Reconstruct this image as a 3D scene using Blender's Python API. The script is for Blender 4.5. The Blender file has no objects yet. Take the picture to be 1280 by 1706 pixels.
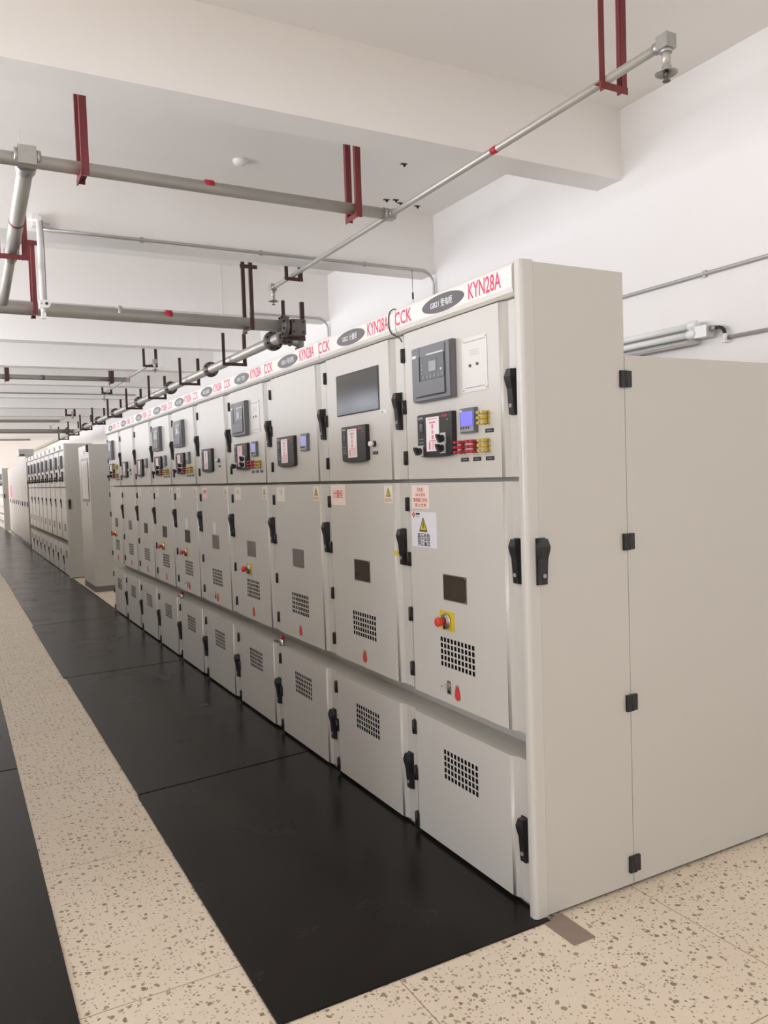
import bpy, bmesh, math, random
from mathutils import Matrix, Vector
random.seed(7)
S = bpy.context.scene
COL = S.collection
PI = math.pi

# ------------------------------------------------------------------ camera
cd = bpy.data.cameras.new('camera'); cam = bpy.data.objects.new('camera', cd); COL.objects.link(cam)
R = ((0.87767, 0.05147, -0.4765), (-0.47811, 0.02483, -0.87795), (-0.03336, 0.99837, 0.0464))
m4 = Matrix(R).to_4x4(); m4.translation = Vector((-1.72221, -2.17291, 1.55912)); cam.matrix_world = m4
cd.sensor_fit = 'VERTICAL'; cd.sensor_height = 24.0; cd.lens = 24.0 * 1330.73 / 1706.0
cd.clip_start = 0.05; cd.clip_end = 200
S.camera = cam

# ------------------------------------------------------------------ view, world, daylight
S.view_settings.view_transform = 'Standard'; S.view_settings.look = 'None'
S.view_settings.gamma = 1.0; S.view_settings.use_curve_mapping = False
S.view_settings.exposure = 0.19
S.cycles.use_denoising = True
S.cycles.max_bounces = 10; S.cycles.diffuse_bounces = 6; S.cycles.glossy_bounces = 4
S.cycles.caustics_reflective = False; S.cycles.caustics_refractive = False
S.cycles.sample_clamp_indirect = 6.0
W = bpy.data.worlds.new('sky'); S.world = W; W.use_nodes = True
bg = W.node_tree.nodes['Background']; bg.inputs[0].default_value = (0.92, 0.96, 1.0, 1); bg.inputs[1].default_value = 1.2

XL, XR, YN, YF, H = -6.6, 2.7, -6.0, 41.0, 4.149
BAY = 2.558
WIN_Z = (1.0, 3.45)
WINS = [(-5.2 + BAY * k, -5.2 + BAY * k + 1.9) for k in range(2, 18)]       # windows of the left wall (y spans)
NWINS = [(-5.4, -3.4), (-2.6, -0.6), (0.3, 2.1)]                              # windows of the near wall (x spans)
NWIN_Z = (2.2, 3.9)

def daylight(loc, rot, sx, sy, power, col=(0.93, 0.97, 1.08)):
    l = bpy.data.lights.new('daylight', 'AREA'); l.shape = 'RECTANGLE'; l.size = sx; l.size_y = sy
    l.energy = power; l.color = col
    o = bpy.data.objects.new('daylight', l); o.location = loc; o.rotation_euler = rot; COL.objects.link(o)
    return o
P_LEFT, P_NEAR = 175.0, 36.0
for y0, y1 in WINS:
    daylight((XL - 0.12, (y0 + y1) / 2, sum(WIN_Z) / 2), (0, -PI / 2, 0), WIN_Z[1] - WIN_Z[0], y1 - y0, P_LEFT * (0.8 if y1 < 2 else 1.0 if y1 < 12 else 0.6))
for x0, x1 in NWINS:
    daylight(((x0 + x1) / 2, YN - 0.12, sum(NWIN_Z) / 2), (PI / 2, 0, 0), x1 - x0, NWIN_Z[1] - NWIN_Z[0], P_NEAR)

# ------------------------------------------------------------------ materials
def mat(name, rgb, rough=0.5, metal=0.0, var=0.04, scale=6.0, emit=None, spec=0.5, coat=0.0):
    m = bpy.data.materials.new(name); m.use_nodes = True
    nt = m.node_tree; b = nt.nodes['Principled BSDF']
    b.inputs['Roughness'].default_value = rough; b.inputs['Metallic'].default_value = metal
    b.inputs['Specular IOR Level'].default_value = spec
    if coat: b.inputs['Coat Weight'].default_value = coat; b.inputs['Coat Roughness'].default_value = 0.12
    tc = nt.nodes.new('ShaderNodeTexCoord'); n = nt.nodes.new('ShaderNodeTexNoise')
    n.inputs['Scale'].default_value = scale; n.inputs['Detail'].default_value = 3
    nt.links.new(tc.outputs['Object'], n.inputs['Vector'])
    mx = nt.nodes.new('ShaderNodeMix'); mx.data_type = 'RGBA'
    mx.inputs[6].default_value = tuple(max(0, c * (1 - var)) for c in rgb) + (1,)
    mx.inputs[7].default_value = tuple(min(1, c * (1 + var)) for c in rgb) + (1,)
    nt.links.new(n.outputs['Fac'], mx.inputs[0]); nt.links.new(mx.outputs[2], b.inputs['Base Color'])
    if emit:
        b.inputs['Emission Color'].default_value = tuple(emit[:3]) + (1,); b.inputs['Emission Strength'].default_value = emit[3]
    return m
def srgb(r, g, b):
    f = lambda v: (v / 255 / 12.92) if v / 255 <= 0.04045 else ((v / 255 + 0.055) / 1.055) ** 2.4
    return (f(r), f(g), f(b))
M = dict(
    wall=mat('white_wall_paint', srgb(243, 239, 235), 0.85, var=0.02, scale=1.2),
    ceil=mat('white_ceiling_paint', srgb(243, 239, 234), 0.9, var=0.02, scale=0.9),
    cab=mat('light_grey_cabinet_paint', srgb(203, 200, 194), 0.30, var=0.012, scale=2.0),
    side=mat('grey_side_panel_paint', srgb(198, 195, 187), 0.45, var=0.015, scale=1.5),
    head=mat('white_header_paint', srgb(234, 231, 225), 0.35, var=0.01),
    white=mat('white_enamel', srgb(236, 233, 229), 0.35, var=0.01),
    platewhite=mat('off_white_plate', srgb(219, 216, 212), 0.35, var=0.01),
    black=mat('black_plastic', srgb(36, 35, 36), 0.42, var=0.08, scale=30),
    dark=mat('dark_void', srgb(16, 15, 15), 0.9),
    relay=mat('grey_relay_plastic', srgb(112, 112, 118), 0.42, var=0.03),
    relay2=mat('dark_relay_panel', srgb(62, 66, 70), 0.3, var=0.05),
    groove=mat('groove_black', srgb(34, 33, 38), 0.6),
    lcd=mat('grey_liquid_crystal', srgb(136, 140, 146), 0.2),
    lcdoff=mat('dull_liquid_crystal', srgb(96, 95, 98), 0.25),
    lcdblue=mat('blue_lit_screen', srgb(110, 105, 215), 0.3, emit=srgb(112, 108, 235) + (0.55,)),
    lcdpale=mat('pale_blue_lit_screen', srgb(160, 160, 212), 0.3, emit=srgb(150, 150, 225) + (0.2,)),
    meter=mat('meter_bezel_grey', srgb(104, 112, 116), 0.45),
    mark=mat('white_print', srgb(228, 230, 232), 0.5, var=0.0),
    markg=mat('grey_print', srgb(150, 150, 152), 0.5, var=0.0),
    led=mat('red_led', srgb(150, 36, 50), 0.4, emit=srgb(220, 50, 70) + (0.25,)),
    pinkline=mat('pink_diagram_ink', srgb(222, 128, 150), 0.5),
    sheet=mat('white_diagram_sheet', srgb(240, 236, 236), 0.4, var=0.01),
    pinksheet=mat('pale_pink_diagram_sheet', srgb(240, 205, 212), 0.4, var=0.01),
    red=mat('red_plastic', srgb(214, 62, 55), 0.4),
    redterm=mat('red_terminal_plastic', srgb(176, 50, 62), 0.4),
    yelterm=mat('yellow_terminal_plastic', srgb(205, 178, 74), 0.4),
    yellow=mat('yellow_plate', srgb(216, 190, 40), 0.45),
    chrome=mat('polished_metal', srgb(205, 203, 200), 0.22, metal=0.9),
    steel=mat('dull_steel', srgb(158, 154, 148), 0.4, metal=0.75, scale=20),
    ink=mat('pinkish_red_lettering', srgb(226, 48, 104), 0.5, var=0.0),
    redink=mat('red_print', srgb(206, 62, 62), 0.5, var=0.0),
    blackink=mat('black_print', srgb(38, 36, 42), 0.5, var=0.0),
    oval=mat('dark_grey_nameplate', srgb(82, 79, 80), 0.4, var=0.02),
    paperp=mat('pale_pink_paper', srgb(240, 224, 213), 0.6, var=0.015),
    paperw=mat('white_sticker', srgb(226, 226, 232), 0.45, var=0.01),
    papery=mat('cream_sticker', srgb(232, 226, 214), 0.5, var=0.01),
    glass=mat('dark_viewing_glass', srgb(66, 58, 50), 0.12, var=0.12, scale=14),
    bigglass=mat('tinted_meter_glass', srgb(34, 33, 33), 0.12, spec=0.22, var=0.06, scale=4),
    greyglass=mat('grey_viewing_glass', srgb(122, 116, 112), 0.15, var=0.06),
    pipe=mat('galvanised_pipe', srgb(182, 178, 169), 0.42, metal=0.42, var=0.09, scale=9),
    fit=mat('galvanised_fitting', srgb(176, 174, 168), 0.38, metal=0.75, var=0.12, scale=30),
    flange=mat('dark_cast_flange', srgb(112, 104, 98), 0.5, metal=0.6, var=0.3, scale=40),
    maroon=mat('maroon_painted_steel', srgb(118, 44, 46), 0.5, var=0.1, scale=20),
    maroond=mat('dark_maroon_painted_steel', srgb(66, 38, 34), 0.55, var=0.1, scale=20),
    band=mat('red_tape', srgb(170, 30, 44), 0.45),
    conduit=mat('galvanised_conduit', srgb(182, 178, 174), 0.45, metal=0.55),
    alum=mat('aluminium_sheet', srgb(206, 206, 202), 0.35, metal=0.3),
    tubeglass=mat('frosted_lamp_tube', srgb(236, 236, 233), 0.15, var=0.02),
    plinth=mat('dark_grey_plinth', srgb(120, 113, 106), 0.5),
    pale=mat('pale_cabinet_paint', srgb(204, 199, 191), 0.35, var=0.01),
    beige=mat('beige_dado', srgb(205, 196, 182), 0.5),
    redlit=mat('red_lit_panel', srgb(230, 70, 90), 0.4, emit=srgb(240, 60, 90) + (0.9,)),
    frame=mat('white_window_frame', srgb(225, 225, 225), 0.4),
    bronze=mat('brown_steel_channel', srgb(146, 128, 116), 0.6, var=0.12, scale=25),
)
def floor_material():
    m = bpy.data.materials.new('beige_terrazzo'); m.use_nodes = True
    nt = m.node_tree; b = nt.nodes['Principled BSDF']; L = nt.links.new
    N = lambda t, **k: (lambda n: [setattr(n, a, v) for a, v in k.items()] and n or n)(nt.nodes.new(t))
    tc = N('ShaderNodeTexCoord')
    def math_(op, a, bb=None):
        n = nt.nodes.new('ShaderNodeMath'); n.operation = op
        for i, v in enumerate((a, bb)):
            if v is None: continue
            if isinstance(v, (int, float)): n.inputs[i].default_value = v
            else: L(v, n.inputs[i])
        return n.outputs[0]
    # warp a little so that the chips are irregular
    nz = N('ShaderNodeTexNoise'); nz.inputs['Scale'].default_value = 38; L(tc.outputs['Object'], nz.inputs['Vector'])
    va = N('ShaderNodeVectorMath', operation='SCALE'); va.inputs['Scale'].default_value = 0.022; L(nz.outputs['Color'], va.inputs[0])
    vb = N('ShaderNodeVectorMath', operation='ADD'); L(tc.outputs['Object'], vb.inputs[0]); L(va.outputs[0], vb.inputs[1])
    def chips(scale, dens, size):
        v = N('ShaderNodeTexVoronoi', voronoi_dimensions='2D'); v.inputs['Scale'].default_value = scale; L(vb.outputs[0], v.inputs['Vector'])
        sp = N('ShaderNodeSeparateColor'); L(v.outputs['Color'], sp.inputs[0])
        rad = math_('MULTIPLY', sp.outputs[1], size); rad = math_('ADD', rad, size * 0.35)
        inside = math_('LESS_THAN', v.outputs['Distance'], rad)
        keep = math_('LESS_THAN', sp.outputs[0], dens)
        return math_('MULTIPLY', inside, keep), sp.outputs[2]
    c1, r1 = chips(34, 0.42, 0.22); c2, r2 = chips(70, 0.5, 0.24)
    big = N('ShaderNodeTexNoise'); big.inputs['Scale'].default_value = 1.6; big.inputs['Detail'].default_value = 4; L(tc.outputs['Object'], big.inputs['Vector'])
    def mix(f, a, c):
        n = nt.nodes.new('ShaderNodeMix'); n.data_type = 'RGBA'
        if isinstance(f, float): n.inputs[0].default_value = f
        else: L(f, n.inputs[0])
        for i, v in ((6, a), (7, c)):
            if isinstance(v, tuple): n.inputs[i].default_value = v + (1,)
            else: L(v, n.inputs[i])
        return n.outputs[2]
    base = mix(big.outputs['Fac'], srgb(220, 204, 180), srgb(236, 223, 204))
    chipc = mix(r1, srgb(134, 118, 98), srgb(172, 155, 132))
    chipd = mix(r2, srgb(152, 136, 114), srgb(190, 174, 150))
    col = mix(c2, base, chipd); col = mix(c1, col, chipc)
    xyz = N('ShaderNodeSeparateXYZ'); L(tc.outputs['Object'], xyz.inputs[0])
    def joint(o, off):
        a = math_('ADD', o, off + 101.0); a = math_('DIVIDE', a, 1.01); a = math_('FRACT', a)
        a = math_('LESS_THAN', a, 0.0034); return a
    j = math_('MAXIMUM', joint(xyz.outputs[0], 0.58), joint(xyz.outputs[1], -0.262))
    col = mix(j, col, srgb(150, 130, 106))
    L(col, b.inputs['Base Color']); b.inputs['Roughness'].default_value = 0.42
    b.inputs['Specular IOR Level'].default_value = 0.35
    return m
M['floor'] = floor_material()
def rubber_material():
    m = bpy.data.materials.new('black_rubber'); m.use_nodes = True
    nt = m.node_tree; b = nt.nodes['Principled BSDF']; L = nt.links.new
    tc = nt.nodes.new('ShaderNodeTexCoord'); n = nt.nodes.new('ShaderNodeTexNoise'); n.inputs['Scale'].default_value = 2.2; n.inputs['Detail'].default_value = 6
    L(tc.outputs['Object'], n.inputs['Vector'])
    r = nt.nodes.new('ShaderNodeValToRGB'); r.color_ramp.elements[0].color = srgb(22, 20, 17) + (1,); r.color_ramp.elements[1].color = srgb(35, 31, 28) + (1,)
    r.color_ramp.elements[0].position = 0.3; r.color_ramp.elements[1].position = 0.7
    L(n.outputs['Fac'], r.inputs[0]); L(r.outputs[0], b.inputs['Base Color'])
    b.inputs['Specular IOR Level'].default_value = 0.35
    mr = nt.nodes.new('ShaderNodeMapRange'); b.inputs['IOR'].default_value = 1.32; mr.inputs['To Min'].default_value = 0.20; mr.inputs['To Max'].default_value = 0.32
    L(n.outputs['Fac'], mr.inputs['Value']); L(mr.outputs[0], b.inputs['Roughness'])
    n2 = nt.nodes.new('ShaderNodeTexNoise'); n2.inputs['Scale'].default_value = 14
    L(tc.outputs['Object'], n2.inputs['Vector'])
    bp = nt.nodes.new('ShaderNodeBump'); bp.inputs['Strength'].default_value = 0.025; bp.inputs['Distance'].default_value = 0.01
    L(n2.outputs['Fac'], bp.inputs['Height']); L(bp.outputs[0], b.inputs['Normal'])
    return m
M['rubber'] = rubber_material()

# ------------------------------------------------------------------ mesh helper
class MB:
    def __init__(s): s.v = []; s.f = []; s.m = []; s.sm = []; s.mats = []
    def mi(s, m):
        if m not in s.mats: s.mats.append(m)
        return s.mats.index(m)
    def add(s, vs, fs, m, smooth=None):
        o = len(s.v); s.v += [tuple(v) for v in vs]; k = s.mi(m)
        for i, f in enumerate(fs):
            s.f.append([o + a for a in f]); s.m.append(k); s.sm.append(bool(smooth[i]) if smooth else False)
        return s
    def box(s, x0, x1, y0, y1, z0, z1, m):
        v = [(x, y, z) for x in (x0, x1) for y in (y0, y1) for z in (z0, z1)]
        return s.add(v, [(0, 1, 3, 2), (4, 6, 7, 5), (0, 4, 5, 1), (2, 3, 7, 6), (0, 2, 6, 4), (1, 5, 7, 3)], m)
    def prism(s, a, b, m, smooth=False):                      # two matching rings of 3-D points
        n = len(a); fs = [tuple(range(n))[::-1], tuple(range(n, 2 * n))]
        fs += [(i, (i + 1) % n, n + (i + 1) % n, n + i) for i in range(n)]
        return s.add(list(a) + list(b), fs, m, [False, False] + [smooth] * n)
    def cyl(s, p0, p1, r0, r1=None, m='pipe', n=20, smooth=True):
        p0 = Vector(p0); p1 = Vector(p1); r1 = r0 if r1 is None else r1
        q = (p1 - p0).to_track_quat('Z', 'Y')
        ring = lambda p, r: [p + q @ Vector((r * math.cos(2 * PI * i / n), r * math.sin(2 * PI * i / n), 0)) for i in range(n)]
        return s.prism(ring(p0, r0), ring(p1, r1), m, smooth)
    def tube(s, pts, r, m='pipe', n=12, close=True):
        pts = [Vector(p) for p in pts]; rings = []; up = None
        for i, p in enumerate(pts):
            t = (pts[min(i + 1, len(pts) - 1)] - pts[max(i - 1, 0)]).normalized()
            if up is None: up = t.orthogonal().normalized()
            up = (up - t * up.dot(t)).normalized(); w = t.cross(up)
            rings.append([p + up * (r * math.cos(2 * PI * k / n)) + w * (r * math.sin(2 * PI * k / n)) for k in range(n)])
        vs = [v for g in rings for v in g]; fs = []; sm = []
        for i in range(len(rings) - 1):
            for k in range(n):
                fs.append((i * n + k, i * n + (k + 1) % n, (i + 1) * n + (k + 1) % n, (i + 1) * n + k)); sm.append(True)
        if close:
            fs += [tuple(range(n))[::-1], tuple(range((len(rings) - 1) * n, len(rings) * n))]; sm += [False, False]
        return s.add(vs, fs, m, sm)
    def lathe(s, prof, p, ax, m, n=24, cap=True):             # prof: (radius, distance along ax)
        p = Vector(p); q = Vector(ax).to_track_quat('Z', 'Y'); vs = []
        for r, h in prof: vs += [p + q @ Vector((r * math.cos(2 * PI * i / n), r * math.sin(2 * PI * i / n), h)) for i in range(n)]
        fs = []; sm = []
        for j in range(len(prof) - 1):
            for i in range(n):
                fs.append((j * n + i, j * n + (i + 1) % n, (j + 1) * n + (i + 1) % n, (j + 1) * n + i)); sm.append(True)
        if cap: fs += [tuple(range(n))[::-1], tuple(range((len(prof) - 1) * n, len(prof) * n))]; sm += [False, False]
        return s.add(vs, fs, m, sm)
    # front coordinates: u along the row (+y), z up, d out of the cabinet front (-x)
    def fbox(s, u0, u1, z0, z1, d0, d1, m): return s.box(-d1, -d0, min(u0, u1), max(u0, u1), min(z0, z1), max(z0, z1), m)
    def fpoly(s, pts, d0, d1, m): return s.prism([(-d0, u, z) for u, z in pts], [(-d1, u, z) for u, z in pts], m)
    def fcyl(s, u, z, d0, d1, r0, r1=None, m='black', n=18): return s.cyl((-d0, u, z), (-d1, u, z), r0, r1, m, n)
    def mesh(s, name):
        me = bpy.data.meshes.new(name); me.from_pydata(s.v, [], s.f)
        for m in s.mats: me.materials.append(M[m])
        me.polygons.foreach_set('material_index', s.m); me.polygons.foreach_set('use_smooth', s.sm)
        bm = bmesh.new(); bm.from_mesh(me); bmesh.ops.recalc_face_normals(bm, faces=bm.faces); bm.to_mesh(me); bm.free()
        me.update(); return me
def put(me, name, parent=None, loc=(0, 0, 0), rot=(0, 0, 0), label=None):
    o = bpy.data.objects.new(name, me); COL.objects.link(o); o.location = loc; o.rotation_euler = rot
    if parent: o.parent = parent
    if label: o['label'] = label
    return o
def tag(o, label, cat, group=None):
    o['label'] = label; o['category'] = cat
    if group: o['group'] = group
    return o
def empty(name, loc, label, cat, group=None, rot=0.0):
    o = bpy.data.objects.new(name, None); COL.objects.link(o); o.location = loc; o.rotation_euler = (0, 0, rot); o.empty_display_size = 0.1
    return tag(o, label, cat, group)
def struct(o): o['kind'] = 'structure'; return o

# lettering laid on a face that looks towards -x (local front coordinates)
_txt = {}
def text_mesh(s, height, m, squeeze=1.0, weight=0.0, depth=0.0004):
    key = (s, height, m, squeeze, weight)
    if key in _txt: return _txt[key]
    c = bpy.data.curves.new('lettering', 'FONT'); c.body = s; c.size = 1.0; c.align_x = 'CENTER'; c.align_y = 'CENTER'; c.offset = weight; c.resolution_u = 3
    o = bpy.data.objects.new('lettering', c); COL.objects.link(o); bpy.context.view_layer.update()
    me = bpy.data.meshes.new_from_object(o.evaluated_get(bpy.context.evaluated_depsgraph_get()))
    bpy.data.objects.remove(o)
    k = height / 0.72
    xs = [v.co.x for v in me.vertices] or [0]; ys = [v.co.y for v in me.vertices] or [0]
    cx = (min(xs) + max(xs)) / 2; cy = (min(ys) + max(ys)) / 2
    for v in me.vertices: v.co = Vector((-depth, -(v.co.x - cx) * k * squeeze, (v.co.y - cy) * k))
    me.materials.clear(); me.materials.append(M[m])
    for p in me.polygons: p.material_index = 0
    _txt[key] = me; return me
def text_fit(s, height, width, m, weight=0.0):
    me = text_mesh(s, height, m, 1.0, weight)
    w = max(v.co.y for v in me.vertices) - min(v.co.y for v in me.vertices)
    return text_mesh(s, height, m, width / w, weight)

# ================================================================== the room
b = MB(); b.box(XL, XR + 0.2, YN, YF, -0.2, 0, 'floor'); struct(put(b.mesh('floor'), 'floor'))
b = MB(); b.box(XL - 0.2, XR + 0.2, YN - 0.2, YF + 0.2, H, H + 0.2, 'ceil'); struct(put(b.mesh('ceiling'), 'ceiling'))
b = MB(); b.box(XR, XR + 0.2, YN, YF, 0, H, 'wall'); struct(put(b.mesh('wall_right'), 'wall_right'))
b = MB(); b.box(XL, XR, YF, YF + 0.2, 0, H, 'wall'); struct(put(b.mesh('wall_far'), 'wall_far'))
b = MB()
b.box(XL - 0.2, XL, YN, YF, 0, WIN_Z[0], 'wall'); b.box(XL - 0.2, XL, YN, YF, WIN_Z[1], H, 'wall')
edges = [YN] + [v for w in WINS for v in w] + [YF]
for k in range(0, len(edges), 2): b.box(XL - 0.2, XL, edges[k], edges[k + 1], WIN_Z[0], WIN_Z[1], 'wall')
struct(put(b.mesh('wall_left'), 'wall_left'))
b = MB()
b.box(XL, XR, YN - 0.2, YN, 0, NWIN_Z[0], 'wall'); b.box(XL, XR, YN - 0.2, YN, NWIN_Z[1], H, 'wall')
edges = [XL] + [v for w in NWINS for v in w] + [XR]
for k in range(0, len(edges), 2): b.box(edges[k], edges[k + 1], YN - 0.2, YN, NWIN_Z[0], NWIN_Z[1], 'wall')
struct(put(b.mesh('wall_near'), 'wall_near'))
wi = 0
def window(axis, a0, a1, at):
    global wi; wi += 1
    b = MB(); z0, z1 = WIN_Z if axis == 'y' else NWIN_Z; t = 0.03
    def bar(p0, p1, q0, q1):
        if axis == 'y': b.box(at - t, at + t, p0, p1, q0, q1, 'frame')
        else: b.box(p0, p1, at - t, at + t, q0, q1, 'frame')
    bar(a0, a1, z0, z0 + 0.06); bar(a0, a1, z1 - 0.06, z1); bar(a0, a0 + 0.06, z0 + 0.06, z1 - 0.06); bar(a1 - 0.06, a1, z0 + 0.06, z1 - 0.06)
    c = (a0 + a1) / 2; bar(c - 0.03, c + 0.03, z0 + 0.06, z1 - 0.06)
    struct(put(b.mesh('window'), 'window_%d' % wi))
for y0, y1 in WINS: window('y', y0, y1, XL - 0.04)
for x0, x1 in NWINS: window('x', x0, x1, YN - 0.04)
# down-stand beams across the room
BEAM_Y = [2.172 + BAY * k for k in range(-3, 15)]
for k, y in enumerate(BEAM_Y):
    zb = 3.648 if k == 3 else 3.567
    b = MB(); b.box(XL, XR, y, y + 0.25, zb, H, 'ceil'); struct(put(b.mesh('ceiling_beam'), 'ceiling_beam'))

# ================================================================== switchgear cabinets
CW, CH = 0.8, 2.256
ZU, ZM, ZL = (1.537, 2.15), (0.632, 1.521), (0.022, 0.537)
def door_mesh(name, z0, z1, holes=None):
    """folded sheet door: front face, sloped step down to the handle strip, returned edges; holes = (u0,u1,z0,z1,cols,rows)"""
    mb = MB()
    prof = [(0.006, 0.028), (0.006, 0.018), (0.012, 0.0155), (0.074, 0.0155), (0.080, 0.0185), (0.098, 0.004), (0.113, 0.0), (0.770, 0.0), (0.786, 0.006), (0.794, 0.016), (0.794, 0.028)]
    n = len(prof)
    lo = [(x, u, z0) for u, x in prof]; hi = [(x, u, z1) for u, x in prof]
    vs = lo + hi; fs = []; sm = []
    for i in range(n):
        if i == 6: continue                                   # the flat front is gridded below
        j = (i + 1) % n; fs.append((i, j, n + j, n + i)); sm.append(i in (5, 7, 8))
    fs += [tuple(range(n)), tuple(range(n, 2 * n))[::-1]]; sm += [False, False]
    mb.add(vs, fs, 'cab', sm)
    ul, zl, hc = [0.113, 0.770], [z0, z1], set()
    if holes:
        u0, u1, h0, h1, nc, nr = holes; pu = (u1 - u0) / nc; pz = (h1 - h0) / nr
        ul = [0.113] + [u0 + pu * i + o for i in range(nc) for o in (pu * 0.17, pu * 0.83)] + [0.770]
        zl = [z0] + [h0 + pz * j + o for j in range(nr) for o in (pz * 0.13, pz * 0.87)] + [z1]
        hc = {(1 + 2 * i, 1 + 2 * j) for i in range(nc) for j in range(nr)}
    for i in range(len(ul) - 1):
        for j in range(len(zl) - 1):
            a0, a1, c0, c1 = ul[i], ul[i + 1], zl[j], zl[j + 1]
            if (i, j) in hc:
                q0 = [(0, a0, c0), (0, a1, c0), (0, a1, c1), (0, a0, c1)]; q1 = [(0.004, u, z) for _, u, z in q0]
                mb.add(q0 + q1, [(k, (k + 1) % 4, 4 + (k + 1) % 4, 4 + k) for k in range(4)], 'dark')  # slot walls coloured dark, standing in for the shade inside
            else: mb.add([(0, a0, c0), (0, a1, c0), (0, a1, c1), (0, a0, c1)], [(0, 1, 2, 3)], 'cab')
    return mb.mesh(name)
VM = (0.312, 0.558, 0.776, 0.900, 10, 5); VL = (0.312, 0.558, 0.308, 0.435, 10, 5)
D_UP = door_mesh('instrument_door', *ZU); D_MID = door_mesh('breaker_door', ZM[0], ZM[1], VM); D_LOW = door_mesh('lower_door', ZL[0], ZL[1], VL)
D_MIDP = door_mesh('breaker_door', ZM[0], ZM[1])
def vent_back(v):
    b = MB(); b.box(0.0065, 0.009, v[0] - 0.01, v[1] + 0.01, v[2] - 0.01, v[3] + 0.01, 'dark'); return b.mesh('vent_shade')  # added black sheet that paints the shade of the hollow door behind the slots
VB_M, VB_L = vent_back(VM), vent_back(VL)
def body_mesh():
    b = MB(); pr = [(0.03, 0.0), (0.03, 0.535), (0.135, 0.5365), (0.135, 0.632), (0.030, 0.632), (0.03, 1.5185), (0.055, 1.5185), (0.055, 1.5395), (0.03, 1.5395), (0.03, CH), (0.44, CH), (0.44, 1.962), (1.5, 1.962), (1.5, 0.0)]
    b.prism([(x, 0.001, z) for x, z in pr], [(x, CW - 0.001, z) for x, z in pr], 'side'); return b.mesh('body')
BODY = body_mesh()
def header_mesh():
    b = MB(); pr = [(0.0295, 2.154), (-0.004, 2.154), (-0.018, 2.163), (-0.023, 2.178), (-0.023, 2.244), (-0.018, 2.256), (-0.008, 2.262), (0.0295, 2.262)]
    b.prism([(x, 0.003, z) for x, z in pr], [(x, CW - 0.003, z) for x, z in pr], 'head'); return b.mesh('header')
HEADER = header_mesh()
def oval_mesh(ru, rz, d, m, name):
    b = MB(); b.fpoly([(ru * math.cos(2 * PI * i / 40), rz * math.sin(2 * PI * i / 40)) for i in range(40)], 0, d, m); return b.mesh(name)
OVAL = oval_mesh(0.147, 0.0335, 0.002, 'oval', 'nameplate')
def hinge_mesh():
    b = MB()
    b.fpoly([(-0.0165, -0.030), (0.0155, -0.030), (0.0155, 0.030), (-0.0165, 0.030)], -0.016, 0.004, 'black')
    b.fpoly([(-0.0145, -0.028), (0.0145, -0.028), (0.0145, 0.028), (-0.0145, 0.028)], 0.004, 0.010, 'black')
    b.cyl((-0.010, -0.002, -0.0285), (-0.010, -0.002, 0.0285), 0.006, None, 'black', 12); return b.mesh('hinge')
HINGE = hinge_mesh()
def handle_mesh():
    b = MB()
    b.fpoly([(-0.020, -0.080), (0.020, -0.080), (0.020, 0.080), (-0.020, 0.080)], 0.0, 0.006, 'black')
    sec = [(-0.078, 0.017, 0.018), (-0.040, 0.0165, 0.021), (0.010, 0.0165, 0.025), (0.040, 0.021, 0.032), (0.052, 0.021, 0.034), (0.078, 0.0135, 0.028)]
    vs = []; fs = []
    for z, w, d in sec: vs += [(-0.006, -w, z), (-0.006, w, z), (-d, w * 0.86, z), (-d, -w * 0.86, z)]
    for i in range(len(sec) - 1):
        for k in range(4): fs.append((4 * i + k, 4 * i + (k + 1) % 4, 4 * i + 4 + (k + 1) % 4, 4 * i + 4 + k))
    e = 4 * (len(sec) - 1); fs += [(0, 1, 2, 3), (e, e + 1, e + 2, e + 3)]
    b.add(vs, fs, 'black'); b.fcyl(0, -0.048, 0.0205, 0.0235, 0.0075, None, 'markg', 14); return b.mesh('handle')
HANDLE = handle_mesh()
# ---- instruments (front coordinates, origin at the instrument's own centre)
def relay_mesh():
    b = MB(); w, h = 0.1425, 0.11
    b.fpoly([(-w, -h), (w, -h), (w, h), (-w, h)], 0.0, 0.022, 'relay')
    b.fpoly([(-w + 0.004, -h + 0.004), (w - 0.004, -h + 0.004), (w - 0.004, h - 0.004), (-w + 0.004, h - 0.004)], 0.022, 0.030, 'relay')
    b.fbox(-0.113, -0.107, -0.092, 0.098, 0.030, 0.0306, 'groove')              # long groove at right
    b.fbox(-0.107, 0.112, -0.094, -0.089, 0.030, 0.0306, 'groove')
    b.fbox(0.076, 0.0785, -0.095, 0.108, 0.030, 0.0305, 'groove')
    b.fbox(-0.105, 0.076, -0.088, -0.030, 0.030, 0.034, 'relay')                # lower flap
    return b.mesh('protection_relay')
def relay_panel():
    b = MB(); b.fbox(-0.104, 0.072, -0.028, 0.066, 0.030, 0.033, 'relay2'); b.fbox(0.072, 0.078, -0.030, 0.068, 0.030, 0.0345, 'groove')
    b.fbox(-0.095, 0.025, 0.0685, 0.0735, 0.030, 0.031, 'mark')
    for i in range(6): b.fbox(0.050 - 0.028 * i, 0.041 - 0.028 * i, -0.022, -0.012, 0.033, 0.0345, 'markg')
    for z in (0.03, 0.012, -0.004): b.fbox(0.060, 0.052, z, z + 0.006, 0.033, 0.034, 'markg')
    b.fbox(-0.078, -0.088, 0.0, 0.008, 0.033, 0.034, 'mark')
    return b.mesh('front_panel')
def relay_lcd():
    b = MB(); b.fbox(-0.055, 0.018, 0.000, 0.050, 0.033, 0.0336, 'relay2'); b.fbox(-0.048, 0.004, 0.002, 0.042, 0.0336, 0.0343, 'lcd'); return b.mesh('screen')
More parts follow.
